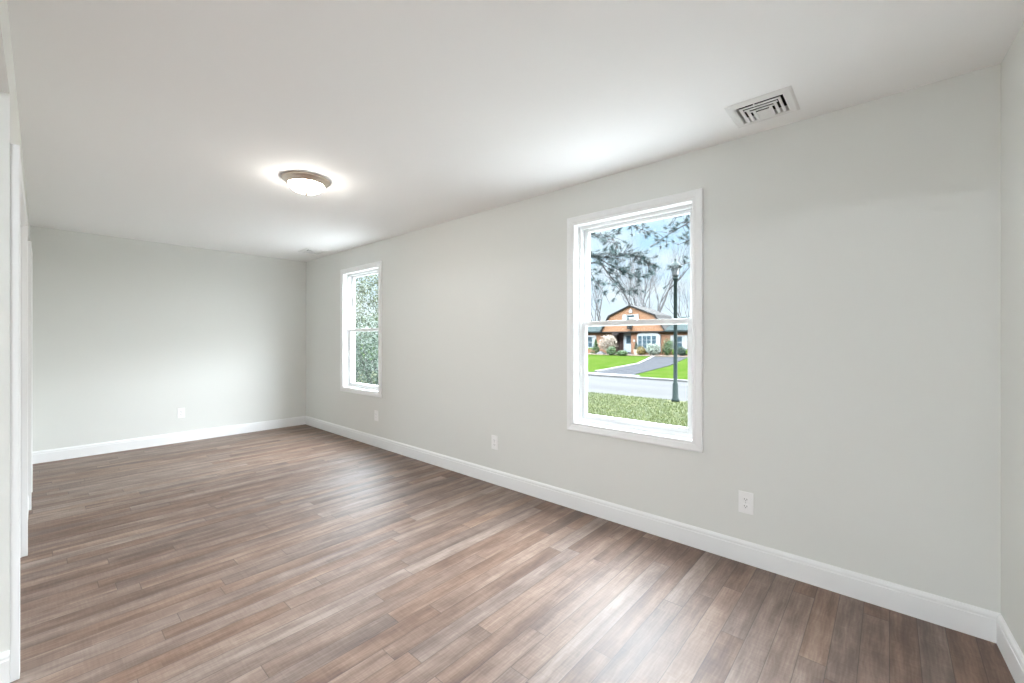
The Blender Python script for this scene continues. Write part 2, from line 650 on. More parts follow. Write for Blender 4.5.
# the left wall runs a touch out of parallel with the window wall
SKEW = Matrix.Translation((XL, YJ, 0)) @ Matrix.Rotation(-0.0055, 4, 'Z') @ Matrix.Translation((-XL, -YJ, 0))
for o in (wall_l, bb1, bb2, dr1, dr2):
    o.matrix_world = SKEW @ Matrix.Translation(o.location)


# ---------------------------------------------------------------- windows
def frame_ring(b, x0, x1, y0, y1, z0, z1, wl, wr, wt, wb, bev=0.002):
    box(b, x0, x1, y0, y0 + wl, z0, z1, bev)
    box(b, x0, x1, y1 - wr, y1, z0, z1, bev)
    box(b, x0, x1, y0 + wl, y1 - wr, z1 - wt, z1, bev)
    box(b, x0, x1, y0 + wl, y1 - wr, z0, z0 + wb, bev)


def picture_casing(b, y0, y1, z0, z1, cw):
    """mitred casing with a stepped and eased face, swept round the four sides."""
    prof = [(-0.004, 0.0), (-0.004, 0.010), (0.004, 0.013), (0.012, 0.012), (0.018, 0.015), (cw - 0.010, 0.019), (cw - 0.003, 0.018), (cw, 0.014), (cw, 0.0)]
    rings = []
    for t, d in prof:
        x = W - d
        rings.append([b.verts.new((x, y0 - t, z0 - t)), b.verts.new((x, y1 + t, z0 - t)), b.verts.new((x, y1 + t, z1 + t)), b.verts.new((x, y0 - t, z1 + t))])
    for r0, r1 in zip(rings, rings[1:]):
        for k in range(4):
            j = (k + 1) % 4
            b.faces.new((r0[k], r0[j], r1[j], r1[k]))


def make_window(name):
    y0, y1, z0, z1 = WIN['y0'], WIN['y1'], WIN['z0'], WIN['z1']
    r = structure(empty(name))
    b = bmesh.new()
    picture_casing(b, y0, y1, z0, z1, 0.058)
    link('casing', b, M['trim'], r)
    b = bmesh.new()
    frame_ring(b, W + 0.0, W + 0.052, y0, y1, z0, z1, 0.004, 0.004, 0.004, 0.004, 0)
    link('jamb_liner', b, M['trim'], r)
    b = bmesh.new()
    fw = 0.020
    frame_ring(b, W + 0.052, W + 0.15, y0, y1, z0, z1, fw, fw, fw, 0.022)
    # parting stops of the two tracks
    frame_ring(b, W + 0.054, W + 0.062, y0 + fw, y1 - fw, z0 + 0.022, z1 - fw, 0.008, 0.008, 0.006, 0.006, 0.001)
    link('window_frame', b, M['vinyl'], r)
    zm = 1.395
    sw = 0.036
    a0, a1 = y0 + fw + 0.001, y1 - fw - 0.001
    # lower sash on the inner track
    b = bmesh.new()
    frame_ring(b, W + 0.064, W + 0.096, a0, a1, z0 + 0.023, zm + 0.018, sw, sw, 0.034, 0.040, 0.003)
    box(b, W + 0.058, W + 0.066, a0 + 0.1, a1 - 0.1, z0 + 0.052, z0 + 0.058, 0.001)
    lo = link('lower_sash', b, M['vinyl'], r)
    b = bmesh.new()
    box(b, W + 0.078, W + 0.082, a0 + sw - 0.004, a1 - sw + 0.004, z0 + 0.059, zm - 0.012)
    link('pane', b, M['glass'], lo)
    # upper sash on the outer track
    b = bmesh.new()
    frame_ring(b, W + 0.104, W + 0.136, a0, a1, zm - 0.018, z1 - fw - 0.001, sw, sw, 0.022, 0.034, 0.003)
    up = link('upper_sash', b, M['vinyl'], r)
    b = bmesh.new()
    box(b, W + 0.118, W + 0.122, a0 + sw - 0.004, a1 - sw + 0.004, zm + 0.012, z1 - fw - 0.019)
    link('pane', b, M['glass'], up)
    ym = (y0 + y1) / 2
    b = bmesh.new()
    box(b, W + 0.068, W + 0.092, ym - 0.028, ym + 0.028, zm + 0.018, zm + 0.024, 0.002)
    tube(b, [(W + 0.08, ym - 0.012, zm + 0.028), (W + 0.076, ym + 0.008, zm + 0.03), (W + 0.07, ym + 0.026, zm + 0.029)], [0.006, 0.005, 0.004], 8)
    link('sash_lock', b, M['vinyl'], r)
    return r


win1 = make_window('window_1')
win2 = copy_tree(win1)
win2.name = 'window_2'
win2.location = (0, DW, 0)
for k in (0, 1):
    ld = bpy.data.lights.new('sky_portal', 'AREA')
    ld.shape = 'RECTANGLE'
    ld.size = WIN['y1'] - WIN['y0']
    ld.size_y = WIN['z1'] - WIN['z0']
    ld.cycles.is_portal = True
    lo = bpy.data.objects.new('sky_portal', ld)
    lo.location = (W + 0.17, (WIN['y0'] + WIN['y1']) / 2 + k * DW, (WIN['z0'] + WIN['z1']) / 2)
    lo.rotation_euler = (math.radians(90), 0, math.radians(90))
    COL.objects.link(lo)


# ---------------------------------------------------------------- ceiling light
def ceiling_light(x, y, label, glow='bowl'):
    r = tag(empty('ceiling_light', (x, y, H)), label, 'ceiling light')
    b = bmesh.new()
    lathe(b, [(0, 0), (0.155, 0), (0.160, -0.004), (0.162, -0.010), (0.159, -0.015), (0.150, -0.019), (0.142, -0.028), (0.132, -0.038), (0.122, -0.044), (0.117, -0.042), (0.117, -0.034), (0, -0.032)], seg=56)
    link('rim', b, M['nickel'], r, True)
    b = bmesh.new()
    prof = [(0.116, -0.036)]
    for i in range(1, 13):
        t = i / 12 * math.pi / 2
        prof.append((0.116 * math.cos(t), -0.040 - 0.060 * math.sin(t)))
    prof[-1] = (0.0, -0.100)
    lathe(b, prof, seg=56)
    link('glass_bowl', b, M[glow], r, True)
    b = bmesh.new()
    lathe(b, [(0, -0.096), (0.015, -0.098), (0.017, -0.102), (0.012, -0.107), (0.008, -0.110), (0.008, -0.114), (0.005, -0.118), (0, -0.119)], seg=20)
    link('finial', b, M['nickel'], r, True)
    return r


ceiling_light(1.305, 3.165, 'round flush ceiling light, glowing white glass bowl in a brushed nickel rim')
hall = ceiling_light(-2.3, 0.95, 'added flush bowl fill light, unseen in the adjoining hall', 'fill_bowl')  # added out of view to brighten the room through the opening


# ---------------------------------------------------------------- air registers
def air_vent(x, y, label):
    r = tag(empty('air_vent', (x, y, H)), label, 'air vent')
    b = bmesh.new()
    ox, oy = 0.134, 0.142
    prof = [(0, -0.0), (0.0, -0.003), (0.010, -0.008), (0.034, -0.010), (0.040, -0.007), (0.0415, 0.030)]
    rings = []
    for t, z in prof:
        fx = ox - t * (ox - VA + 0.002) / 0.0415
        fy = oy - t * (oy - VB + 0.002) / 0.0415
        rings.append([b.verts.new((-fx, -fy, z)), b.verts.new((fx, -fy, z)), b.verts.new((fx, fy, z)), b.verts.new((-fx, fy, z))])
    for r0, r1 in zip(rings, rings[1:]):
        for k in range(4):
            j = (k + 1) % 4
            b.faces.new((r0[k], r0[j], r1[j], r1[k]))
    link('frame', b, M['grille'], r)
    b = bmesh.new()
    a, c = VA - 0.003, VB - 0.003

    def blade_long(xc, ya, yb, wd, tilt):
        # a narrow lip running along the room, tilted to the side it blows
        p = [(xc, -0.006), (xc + wd, -0.006 + tilt), (xc + wd, -0.0045 + tilt), (xc, -0.0045)]
        prism(b, p, ya, yb, 'y')

    def blade_cross(yc, xa, xb, wd, tilt):
        p = [(yc, -0.006), (yc + wd, -0.006 + tilt), (yc + wd, -0.0045 + tilt), (yc, -0.0045)]
        prism(b, p, xa, xb, 'x')
    for i in range(4):
        x0, hy = -a + 0.014 + i * 0.0275, c - 0.010 - i * 0.0165
        blade_long(x0, -hy, hy, 0.0135, -0.001)
        if i < 3:
            blade_cross(-hy + i * 0.007, x0, a, 0.012, -0.001)
            blade_cross(hy - i * 0.007, x0, a, -0.016, -0.004)
    xm = -a + 0.014 + 3 * 0.0275 + 0.0135
    for i in range(4):
        blade_long(xm - 0.001 + i * 0.0185, -0.040, 0.040, 0.0175, -0.003)
    link('louvers', b, M['grille'], r)
    b = bmesh.new()
    box(b, -a * 0.98, -a * 0.98 + 0.012, 0.018, 0.024, -0.016, -0.004, 0.001)
    link('damper_lever', b, M['grille'], r)
    b = bmesh.new()
    slab(b, 'z', 0.02, 0.13, -VA + 0.001, VA - 0.001, -VB + 0.001, VB - 0.001, [(-VA + 0.004, VA - 0.004, -VB + 0.004, VB - 0.004)])
    box(b, -VA + 0.002, VA - 0.002, -VB + 0.002, VB - 0.002, 0.125, 0.13)
    link('duct', b, M['duct'], r)
    return r


air_vent(*VENTS[0], 'square white louvered ceiling vent above the near window, close to the viewer')
air_vent(*VENTS[1], 'white ceiling vent in the far corner above the far window')


# ---------------------------------------------------------------- outlets
def outlet(loc, rz, label):
    r = tag(empty('wall_outlet', loc, rz), label, 'wall outlet', 'white outlets along the walls')
    b = bmesh.new()
    box(b, -0.0065, 0, -0.038, 0.038, -0.061, 0.061, 0.0025)
    link('cover_plate', b, M['plate'], r)
    for s in (-1, 1):
        b = bmesh.new()
        pr = []
        for k in range(24):
            t = 2 * math.pi * k / 24
            pr.append((0.0175 * math.cos(t), max(-0.0125, min(0.0125, 0.0175 * math.sin(t))) + s * 0.0195))
        prism(b, pr, -0.0085, -0.006, 'x')
        f = link('receptacle', b, M['plate'], r)
        b = bmesh.new()
        for (q, hh) in ((-0.0065, 0.0045), (0.0065, 0.0035)):
            box(b, -0.0088, -0.0080, q - 0.0012, q + 0.0012, s * 0.0195 + 0.0015 - hh, s * 0.0195 + 0.0015 + hh)
        box(b, -0.0088, -0.0080, -0.002, 0.002, s * 0.0195 - 0.0095, s * 0.0195 - 0.006)
        link('slots', b, M['slot'], f)
    b = bmesh.new()
    prism(b, [(0.003 * math.cos(t * 0.524), 0.003 * math.sin(t * 0.524)) for t in range(12)], -0.0075, -0.0060, 'x')
    link('screw', b, M['steel'], r)
    return r


outlet((W, 0.613, 0.345), 0, 'white wall outlet right of and below the near window')
outlet((W, 2.607, 0.365), 0, 'white wall outlet on the long wall between the two windows')
outlet((W, 4.57, 0.365), 0, 'small white wall outlet just below the far window')
outlet((1.193, YB, 0.362), math.radians(90), 'white wall outlet on the far end wall')

# ---------------------------------------------------------------- outdoors: ground
ZG = -0.5


def sheet(name, x0, x1, y0, y1, z0, z1, m):
    b = bmesh.new()
    box(b, x0, x1, y0, y1, z0, z1)
    return structure(link(name, b, m))


sheet('ground', W + 0.16, 12.32, -40, 70, ZG - 0.3, ZG, M['grass'])
sheet('bounce_slab', W + 0.3, 7.0, -8, 16, ZG - 0.2, ZG + 0.02, M['bounce'])  # added unseen below the windows, bounces daylight up to the ceiling
sheet('road', 12.32, 18.3, -60, 90, ZG - 0.3, ZG - 0.05, M['road'])
sheet('kerb_strip', 18.3, 18.55, -60, 90, ZG - 0.3, ZG + 0.03, M['kerb'])
sheet('verge_soil', 18.55, 18.8, -60, 90, ZG - 0.3, ZG + 0.005, M['soil'])
sheet('far_ground', 18.8, 120, -90, 140, ZG - 0.3, ZG, M['lawn'])
b = bmesh.new()
prism(b, [(18.4, 8.9), (18.4, 12.3), (20.0, 11.5), (28.0, 13.05), (41.0, 17.5), (41.0, 14.3), (28.0, 10.9), (20.0, 9.5)], ZG - 0.2, ZG + 0.035, 'z')
structure(link('driveway', b, M['drive']))
b = bmesh.new()
prism(b, [(18.4, 8.9), (18.4, 16.5), (19.2, 16.5), (19.2, 8.9)], ZG - 0.2, ZG + 0.045, 'z')
structure(link('driveway_apron', b, M['kerb']))
b = bmesh.new()
prism(b, [(19.7, 11.55), (28.0, 13.05), (41.0, 17.5), (41.0, 17.75), (28.0, 13.20), (19.7, 11.7)], ZG - 0.2, ZG + 0.10, 'z')
structure(link('driveway_edging', b, M['kerb']))
b = bmesh.new()
prism(b, [(42.6, 13), (42.0, 18), (42.0, 24.5), (43.0, 29), (46, 29), (46, 13)], ZG - 0.2, ZG + 0.06, 'z')
structure(link('planting_bed', b, M['soil']))

# grass blades of the near lawn
b = bmesh.new()
rg = random.Random(3)
for i in range(22000):
    x = rg.uniform(6.2, 12.28)
    y = x * rg.uniform(0.33, 0.66)
    if (x - 12.1) ** 2 + (y - 4.55) ** 2 < 0.06:
        continue
    h = rg.uniform(0.02, 0.055)
    a = rg.uniform(0, 6.28)
    p = Vector((x, y, ZG))
    d = Vector((math.cos(a), math.sin(a), 0)) * rg.uniform(0.006, 0.013)
    t = Vector((rg.uniform(-0.03, 0.03), rg.uniform(-0.03, 0.03), h))
    b.faces.new((b.verts.new(p - d), b.verts.new(p + d), b.verts.new(p + t)))
g = link('lawn_grass', b, leaf_mat('grass_blade', (0.019, 0.027, 0.0045), (0.027, 0.034, 0.0075)), recalc=False)
tag(g, 'olive green lawn grass between the house and the road, seen through the near window', 'grass', kind='stuff')

# ---------------------------------------------------------------- outdoors: the house across the road
HX = 45.0
hs = tag(empty('house', (HX, 21.8, ZG)), 'orange brick house with a barn-shaped gable and white trim across the road', 'house')


def hp(name, b, m, parent=None):
    """part given in world metres; stored relative to the house."""
    for v in b.verts:
        v.co -= Vector((HX, 21.8, ZG))
    return link(name, b, m, parent or hs)


b = bmesh.new()
slab(b, 'x', HX, HX + 0.3, 9.0, 34.0, ZG, 2.12, [(21.96, 24.35, ZG, 2.04), (15.67, 17.39, -0.4, 1.65), (26.5, 28.6, 0.05, 1.7), (18.9, 21.0, 0.25, 1.75)])
box(b, HX + 0.3, HX + 8.0, 9.0, 9.3, ZG, 2.1)
box(b, HX + 0.3, HX + 8.0, 33.7, 34.0, ZG, 2.1)
hp('front_wall', b, M['brick'])
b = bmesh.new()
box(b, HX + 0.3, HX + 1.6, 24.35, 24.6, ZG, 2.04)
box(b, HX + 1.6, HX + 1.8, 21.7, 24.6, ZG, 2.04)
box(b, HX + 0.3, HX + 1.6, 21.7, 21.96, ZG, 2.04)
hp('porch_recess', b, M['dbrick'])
gam = [(25.54, 2.14), (24.42, 3.93), (21.9, 4.97), (19.09, 3.86), (17.93, 2.14)]
b = bmesh.new()
prism(b, gam, HX - 0.35, HX - 0.05, 'x')
hp('gable', b, M['shingle'])
# gambrel roof over the gable, running back
b = bmesh.new()
off = [(25.75, 2.05), (24.58, 4.02), (21.9, 5.12), (18.93, 3.95), (17.72, 2.05)]
b2 = off + gam[::-1]
prism(b, b2, HX - 0.55, HX + 4.0, 'x')
hp('gambrel_roof', b, M['fascia'])
b = bmesh.new()
box(b, HX - 0.45, HX - 0.3, 17.9, 25.6, 2.02, 2.14)
hp('gable_band', b, M['fascia'])
b = bmesh.new()
prism(b, [(HX - 0.5, 2.05), (HX + 4.2, 3.45), (HX + 8.6, 2.05), (HX + 8.6, 2.2), (HX + 4.2, 3.62), (HX - 0.5, 2.2)], 25.5, 34.3, 'y')
hp('wing_roof', b, M['roof'])
b = bmesh.new()
prism(b, [(HX - 0.5, 2.05), (HX + 4.6, 3.65), (HX + 9.0, 2.05), (HX + 9.0, 2.2), (HX + 4.6, 3.85), (HX - 0.5, 2.2)], 8.7, 18.0, 'y')
hp('wing_roof', b, M['roof'])


def house_window(y0, y1, z0, z1, x=HX, mull=(), frame=0.09):
    b = bmesh.new()
    frame_ring(b, x - 0.07, x + 0.06, y0, y1, z0, z1, frame, frame, frame, frame, 0)
    for q in mull:
        box(b, x - 0.07, x + 0.05, q - 0.06, q + 0.06, z0, z1)
    box(b, x - 0.05, x + 0.05, y0, y1, (z0 + z1) / 2 - 0.035, (z0 + z1) / 2 + 0.035)
    f = hp('window', b, M['white'])
    b = bmesh.new()
    box(b, x - 0.01, x + 0.02, y0 + 0.04, y1 - 0.04, z0 + 0.04, z1 - 0.04)
    hp('pane', b, M['pane'], f)


def shutter(y0, y1, z0, z1, x=HX):
    b = bmesh.new()
    box(b, x - 0.10, x - 0.02, y0, y1, z0, z1, 0.01)
    k = int((z1 - z0) / 0.12)
    for i in range(1, k):
        z = z0 + (z1 - z0) * i / k
        box(b, x - 0.115, x - 0.10, y0 + 0.06, y1 - 0.06, z - 0.03, z + 0.02)
    hp('shutter', b, M['white'])


house_window(21.30, 22.33, 3.33, 4.04, HX - 0.36)
shutter(22.36, 22.80, 3.33, 4.06, HX - 0.36)
shutter(20.84, 21.27, 3.33, 4.06, HX - 0.36)
b = bmesh.new()
prism(b, [(21.62, 4.25), (22.02, 4.25), (22.02, 4.5), (21.82, 4.72), (21.62, 4.5)], HX - 0.44, HX - 0.33, 'x')
hp('gable_vent', b, M['white'])
house_window(16.13, 16.97, 0.22, 1.62)
shutter(17.0, 17.42, 0.2, 1.66)
shutter(15.66, 16.10, 0.2, 1.66)
house_window(26.9, 28.3, 0.2, 1.6)
shutter(26.44, 26.88, 0.15, 1.65)
shutter(28.35, 28.8, 0.15, 1.65)
# bow window with an arched white head
b = bmesh.new()
arch = [(18.48, -0.1), (21.12, -0.1), (21.12, 1.62)]
for i in range(1, 12):
    t = i / 12 * math.pi
    arch.append((19.8 + 1.32 * math.cos(t), 1.62 + 0.45 * math.sin(t)))
arch.append((18.48, 1.62))
prism(b, arch, HX - 0.28, HX + 0.02, 'x')
bw = hp('bow_window', b, M['white'])
for (q0, q1) in ((20.55, 20.95), (19.52, 20.42), (18.92, 19.36)):
    b = bmesh.new()
    box(b, HX - 0.31, HX - 0.27, q0, q1, 0.28, 1.62)
    hp('pane', b, M['pane'], bw)
b = bmesh.new()
for zz in (0.72, 1.16):
    box(b, HX - 0.33, HX - 0.29, 18.9, 20.97, zz - 0.02, zz + 0.02)
for q in (19.97,):
    box(b, HX - 0.33, HX - 0.29, q - 0.02, q + 0.02, 0.28, 1.62)
hp('glazing_bars', b, M['white'], bw)
# front door
b = bmesh.new()
box(b, HX + 0.55, HX + 0.62, 22.05, 23.0, ZG + 0.25, 1.85, 0.01)
for (q0, q1, z0, z1) in ((22.2, 22.5, 0.0, 0.55), (22.56, 22.86, 0.0, 0.55)):
    box(b, HX + 0.53, HX + 0.56, q0, q1, z0, z1, 0.008)
dr = hp('front_door', b, M['doorp'])
b = bmesh.new()
box(b, HX + 0.53, HX + 0.56, 22.25, 22.8, 0.75, 1.65)
hp('pane', b, M['pane'], dr)
b = bmesh.new()
box(b, HX + 0.50, HX + 0.72, 23.0, 23.14, ZG, 1.98)
box(b, HX + 0.50, HX + 0.72, 21.94, 22.05, ZG, 1.98)
box(b, HX + 0.50, HX + 0.72, 21.94, 23.14, 1.86, 1.98)
hp('door_casing', b, M['white'])
b = bmesh.new()
box(b, HX - 0.5, HX + 1.6, 21.7, 24.5, ZG, ZG + 0.12)
hp('porch_step', b, M['kerb'])
b = bmesh.new()
box(b, HX - 0.75, HX - 0.42, 21.6, 22.1, 2.42, 2.80, 0.03)
prism(b, [(21.55, 2.8), (22.15, 2.8), (21.85, 2.98)], HX - 0.78, HX - 0.40, 'x')
hp('wall_lantern', b, M['fascia'])
b = bmesh.new()
box(b, HX - 0.08, HX, 21.45, 21.65, 0.95, 1.2, 0.02)
hp('mailbox', b, M['white'])


# ---------------------------------------------------------------- outdoors: plants
def leaf_blob(b, c, rx, ry, rz, n, size, rnd, flat=0.6):
    for i in range(n):
        u = rnd.uniform(-1, 1)
        a = rnd.uniform(0, 6.283)
        s = math.sqrt(1 - u * u)
        rr = rnd.uniform(0.72, 1.06) * (1 + 0.13 * math.sin(3 * a + 2 * u) + 0.1 * math.sin(5 * u + a))
        d = Vector((s * math.cos(a), s * math.sin(a), u))
        p = Vector(c) + Vector((d.x * rx, d.y * ry, d.z * rz)) * rr
        nrm = (d + Vector((rnd.uniform(-1, 1), rnd.uniform(-1, 1), rnd.uniform(-1, 1))) * flat).normalized()
        t = nrm.orthogonal().normalized()
        t = Matrix.Rotation(rnd.uniform(0, 6.28), 3, nrm) @ t
        k = nrm.cross(t)
        z = size * rnd.uniform(0.6, 1.3)
        b.faces.new((b.verts.new(p - t * z), b.verts.new(p + k * z * 0.45), b.verts.new(p + t * z), b.verts.new(p - k * z * 0.45)))


def shrub(name, x, y, r, h, m, label, cat='shrub', n=900, size=0.09, cone=False, stem=M['dbark'], trunk_h=0.0):
    rnd = random.Random(int(x * 131 + y * 17))
    e = tag(empty(name, (x, y, ZG)), label, cat)
    b = bmesh.new()
    if cone:
        for i in range(7):
            q = i / 6
            leaf_blob(b, (0, 0, h * (0.12 + 0.8 * q)), r * (1 - 0.86 * q), r * (1 - 0.86 * q), h * 0.13, n // 7, size, rnd)
    else:
        zc = trunk_h + (h - trunk_h) / 2
        leaf_blob(b, (0, 0, zc), r, r, (h - trunk_h) / 2, n // 2, size, rnd)
        for i in range(6):
            a = rnd.uniform(0, 6.28)
            leaf_blob(b, (r * 0.55 * math.cos(a), r * 0.55 * math.sin(a), zc + rnd.uniform(-0.3, 0.35) * (h - trunk_h)), r * 0.5, r * 0.5, (h - trunk_h) * 0.27, n // 12, size, rnd)
    link('foliage', b, m, e, recalc=False)
    b = bmesh.new()
    for i in range(4 if not cone else 1):
        a = i * 1.6
        tube(b, [(0.03 * math.cos(a), 0.03 * math.sin(a), 0), (r * 0.25 * math.cos(a) * (not cone), r * 0.25 * math.sin(a) * (not cone), h * 0.45), (r * 0.5 * math.cos(a) * (not cone), r * 0.5 * math.sin(a) * (not cone), h * 0.8)], [0.05, 0.035, 0.012], 6)
    link('stem', b, stem, e)
    return e


shrub('blossom_tree', 43.2, 23.9, 1.05, 2.25, M['blossom'], 'round cream-blossomed small tree left of the front door', 'tree', 1500, 0.10, trunk_h=0.45)
shrub('conical_shrub', 43.6, 25.7, 0.62, 1.65, M['bush'], 'green cone-shaped shrub at the left end of the brick front', n=900, cone=True)
shrub('low_shrub', 41.6, 22.6, 0.5, 0.95, M['bush'], 'low bright green shrub in front of the blossom tree')
shrub('low_shrub', 41.5, 21.3, 0.6, 0.55, M['bush'], 'flat low green shrub spreading before the front step')
shrub('golden_shrub', 43.4, 20.0, 0.45, 0.95, M['ybush'], 'golden orange shrub left of the bow window')
shrub('silver_shrub', 43.2, 18.55, 0.72, 1.25, M['sbush'], 'pale silver-green shrub under the bow window', n=1200)
shrub('upright_shrub', 43.8, 17.3, 0.55, 1.75, M['bush'], 'tall green shrub between bow window and shuttered window', n=1100)
shrub('dark_shrub', 43.8, 15.9, 0.5, 1.0, M['dbush'], 'dark green shrub under the shuttered window on the right')
shrub('dark_shrub', 43.8, 14.6, 0.6, 1.15, M['dbush'], 'dark green shrub at the far right of the brick front')
pot = tag(empty('planter', (44.1, 20.9, ZG + 0.05)), 'cream planter with a small clipped conifer beside the front door', 'planter')
b = bmesh.new()
lathe(b, [(0, 0), (0.22, 0), (0.30, 0.45), (0.33, 0.5), (0.33, 0.56), (0.28, 0.56), (0.26, 0.48), (0, 0.48)], seg=20)
link('pot', b, M['pot'], pot)
b = bmesh.new()
rr = random.Random(5)
for i in range(5):
    leaf_blob(b, (0, 0, 0.62 + i * 0.16), 0.3 * (1 - i / 5.5), 0.3 * (1 - i / 5.5), 0.12, 90, 0.06, rr)
link('conifer', b, M['dbush'], pot, recalc=False)
bld = tag(empty('garden_boulder', (42.9, 24.6, ZG)), 'dark grey boulder at the foot of the blossom tree', 'boulder')
b = bmesh.new()
bmesh.ops.create_icosphere(b, subdivisions=3, radius=1.0)
for v in b.verts:
    k = 1 + 0.12 * math.sin(4 * v.co.x + 2) * math.cos(3 * v.co.y) + 0.08 * math.sin(6 * v.co.z)
    v.co = Vector((v.co.x * 0.35 * k, v.co.y * 0.55 * k, max(-0.05, v.co.z * 0.38 * k)))
link('boulder', b, M['stone'], bld)


def grow(b, p, d, length, rad, depth, rnd, spread, up, seg):
    n = 3
    pts = [p]
    q = d.copy()
    cur = p
    for i in range(n):
        q = (q + Vector((rnd.uniform(-1, 1), rnd.uniform(-1, 1), rnd.uniform(-0.6, 0.9))) * 0.13 + Vector((0, 0, up * 0.06))).normalized()
        cur = cur + q * (length / n)
        pts.append(cur)
    r1 = rad * 0.62
    rads = [rad + (r1 - rad) * i / n for i in range(n + 1)]
    tube(b, pts, rads, seg, cap=False)
    if depth == 0:
        return
    kids = 3 if depth > 1 else 4
    for i in range(kids):
        t = rnd.uniform(0.45, 1.0) if i else 1.0
        k = min(n, max(1, int(round(t * n))))
        ax = q.orthogonal().normalized()
        ax = Matrix.Rotation(rnd.uniform(0, 6.28) + i * 2.1, 3, q) @ ax
        nd = (Matrix.Rotation(rnd.uniform(0.25, 1.0) * spread, 3, ax) @ q + Vector((0, 0, up * 0.18))).normalized()
        grow(b, pts[k], nd, length * rnd.uniform(0.62, 0.86), rads[k] * (0.86 if i == 0 else 0.6), depth - 1, rnd, spread, up, 4 if depth < 4 else seg)


def bare_tree(x, y, h, stems, rad, seed, label, depth=5, spread=0.62, m=M['bark']):
    rnd = random.Random(seed)
    e = tag(empty('bare_tree', (x, y, ZG)), label, 'tree', 'leafless trees behind the house')
    b = bmesh.new()
    for i in range(stems):
        a = i * 2.4 + rnd.uniform(0, 1)
        lean = 0.06 if stems == 1 else 0.13
        d = Vector((lean * math.cos(a), lean * math.sin(a) * 1.3, 1)).normalized()
        grow(b, Vector((0.25 * math.cos(a) * (stems > 1), 0.25 * math.sin(a) * (stems > 1), 0)), d, h * 0.36, rad, depth, rnd, spread, 0.8, 6)
    link('branches', b, m, e)
    return e


bare_tree(57, 25.6, 13.5, 3, 0.36, 11, 'tall many-stemmed leafless tree rising behind the gable', 6)
bare_tree(62, 36.0, 12.0, 2, 0.24, 21, 'spreading leafless tree left of the gable', 6)
bare_tree(66, 45.5, 11.0, 1, 0.22, 31, 'leafless tree at the left edge of the near window view', 5)
bare_tree(72, 24.5, 11.5, 2, 0.20, 41, 'leafless tree behind the house, right of the tall one', 6)
bare_tree(61, 15.0, 10.0, 2, 0.20, 51, 'leafless tree beyond the right wing of the house', 6)
bare_tree(74, 34.0, 11.0, 2, 0.22, 61, 'distant leafless tree between the two tall bare trees', 5)


def pine(name, x, y, h, boughs, seed, label):
    rnd = random.Random(seed)
    e = tag(empty(name, (x, y, ZG)), label, 'tree')
    o = Vector((x, y, ZG))
    b = bmesh.new()
    tube(b, [(0, 0, 0), (0.03, 0.02, h * 0.4), (0, 0.04, h * 0.75), (0, 0, h)], [0.19, 0.15, 0.10, 0.03], 10)
    link('trunk', b, M['dbark'], e)
    nb = bmesh.new()
    wb = bmesh.new()
    for pts, dens in boughs:
        pts = [Vector(p) - o for p in pts]
        st = Vector((0, 0, min(h * 0.95, max(1.5, pts[0].z))))
        pts = [st] + pts
        n = len(pts)
        tube(wb, pts, [0.026 - 0.021 * i / (n - 1) for i in range(n)], 6)
        for i in range(1, n - 1):
            for k in range(dens * 3):
                t = rnd.random()
                p = pts[i].lerp(pts[i + 1], t)
                dirv = (pts[i + 1] - pts[i]).normalized()
                side = Vector((rnd.uniform(-1, 1), rnd.uniform(-1, 1), rnd.uniform(-0.55, 0.75)))
                q = p + (side * 0.8 + dirv * 0.6).normalized() * rnd.uniform(0.08, 0.42)
                tube(wb, [p, (p + q) / 2 + Vector((0, 0, 0.02)), q], [0.008, 0.006, 0.003], 4, cap=False)
                if rnd.random() < 0.12:
                    continue
                ax = (q - p).normalized()
                for s in range(80):
                    a = (ax * rnd.uniform(0.1, 1.2) + Vector((rnd.gauss(0, 1), rnd.gauss(0, 1), rnd.gauss(0.2, 0.8))) * 0.75).normalized()
                    ln = rnd.uniform(0.07, 0.14)
                    base = q - ax * rnd.uniform(0, 0.10)
                    sd_ = a.orthogonal().normalized() * 0.005
                    nb.faces.new((nb.verts.new(base - sd_), nb.verts.new(base + sd_), nb.verts.new(base + a * ln)))
    link('boughs', wb, M['dbark'], e)
    link('needles', nb, M['needles'], e, recalc=False)
    return e


pine('pine_tree', 9.2, 7.3, 7.0, [
    ([(9.0, 6.36, 3.94), (9.15, 5.7, 3.46), (9.3, 5.22, 3.17), (9.45, 4.85, 2.91), (9.6, 4.45, 2.76)], 6),
    ([(9.0, 6.36, 4.3), (8.9, 5.55, 3.94), (8.8, 5.07, 3.65), (8.7, 4.71, 3.62), (8.6, 4.51, 3.33)], 5),
    ([(9.2, 6.5, 3.76), (9.36, 5.68, 3.39), (9.52, 5.15, 3.29), (9.68, 4.88, 3.38), (9.84, 4.60, 3.30), (10.0, 4.38, 3.12)], 7),
    ([(9.0, 6.36, 3.32), (8.8, 5.4, 2.98), (8.6, 5.06, 2.6), (8.4, 4.69, 2.26)], 3),
    ([(9.0, 6.05, 4.68), (9.07, 5.23, 4.28), (9.15, 4.62, 4.01), (9.2, 4.30, 3.82), (9.25, 4.10, 3.72)], 3),
    ([(9.4, 5.42, 3.21), (9.57, 5.18, 2.8), (9.73, 4.99, 2.5), (9.9, 4.75, 2.48)], 3),
], 4, 'dark pine with needle tufts reaching in from the left of the near window view')
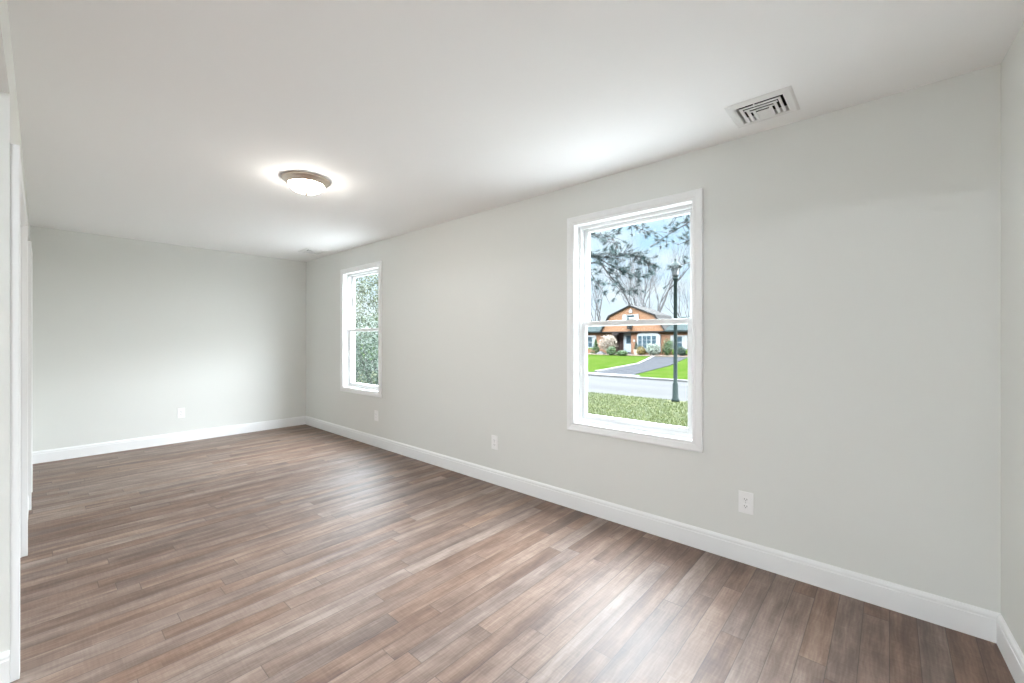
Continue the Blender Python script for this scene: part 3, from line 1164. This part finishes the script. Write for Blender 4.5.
pine('pine_tree', 10.7, 1.2, 7.5, [
    ([(10.55, 3.04, 4.24), (10.32, 3.54, 4.06), (10.10, 3.89, 3.83), (9.88, 4.08, 3.63)], 3),
    ([(10.55, 3.11, 4.54), (10.43, 3.57, 4.33), (10.32, 3.90, 4.27), (10.21, 4.34, 4.43)], 4),
    ([(10.55, 3.04, 2.93), (10.73, 3.63, 3.18), (10.91, 3.98, 3.17), (11.10, 4.37, 2.71)], 1),
    ([(10.55, 3.04, 3.59), (10.62, 3.64, 3.70), (10.71, 3.98, 3.64)], 2),
], 8, 'dark pine with thin boughs reaching in from the right of the near window view')


def leafy_tree(name, x, y, h, r, n, size, m, seed, label, z0=0.5, gaps=14):
    rnd = random.Random(seed)
    e = tag(empty(name, (x, y, ZG)), label, 'tree')
    b = bmesh.new()
    grow(b, Vector((0, 0, 0)), Vector((0, 0, 1)), h * 0.36, 0.11, 4, rnd, 0.8, 0.5, 6)
    link('branches', b, M['bark'], e)
    b = bmesh.new()
    for i in range(gaps):
        a = rnd.uniform(0, 6.28)
        q = rnd.uniform(0, 1)
        zz = z0 + (h - z0) * q
        rad = r * rnd.uniform(0.25, 0.95)
        s = rnd.uniform(0.28, 0.5) * r
        leaf_blob(b, (rad * math.cos(a), rad * math.sin(a), zz), s, s, s * 0.6, n // gaps, size, rnd, 0.9)
    link('foliage', b, m, e, recalc=False)
    return e


shrub('evergreen_shrub', 7.0, 12.0, 1.5, 2.35, M['ever'], 'big blue-green evergreen shrub filling the lower pane of the far window', n=16000, size=0.036)
shrub('evergreen_shrub', 9.9, 14.6, 1.1, 2.6, M['ever'], 'evergreen shrub further off behind the one in the far window', n=9000, size=0.045)
leafy_tree('leafy_tree', 9.8, 18.4, 5.6, 2.2, 9000, 0.07, M['pale'], 5, 'pale green leafy tree in the upper pane of the far window', 1.6, 26)
leafy_tree('leafy_tree', 15.5, 25.0, 6.0, 2.6, 6000, 0.09, M['ever'], 6, 'darker green tree behind the pale leafy one', 1.0, 22)

# ---------------------------------------------------------------- outdoors: street lamp
lp = tag(empty('street_lamp', (12.1, 4.55, ZG)), 'dark green post lamp with a capped lantern at the roadside', 'street lamp')
b = bmesh.new()
lathe(b, [(0, 0), (0.11, 0), (0.11, 0.06), (0.085, 0.10), (0.075, 0.5), (0.055, 0.54), (0.047, 3.45), (0.075, 3.47), (0.075, 3.52), (0.05, 3.55), (0, 3.55)], seg=20)
link('post', b, M['greenmetal'], lp, True)
b = bmesh.new()
lathe(b, [(0, 3.55), (0.07, 3.55), (0.10, 3.60), (0.115, 3.82), (0, 3.82)], seg=8)
link('lantern_glass', b, M['lampglass'], lp)
b = bmesh.new()
for k in range(8):
    a = 2 * math.pi * k / 8
    tube(b, [(0.075 * math.cos(a), 0.075 * math.sin(a), 3.55), (0.12 * math.cos(a), 0.12 * math.sin(a), 3.83)], [0.009, 0.009], 4)
lathe(b, [(0, 3.82), (0.17, 3.82), (0.175, 3.85), (0.12, 3.92), (0.05, 3.98), (0.03, 4.02), (0.035, 4.05), (0, 4.09)], seg=24)
link('lantern_cap', b, M['greenmetal'], lp)
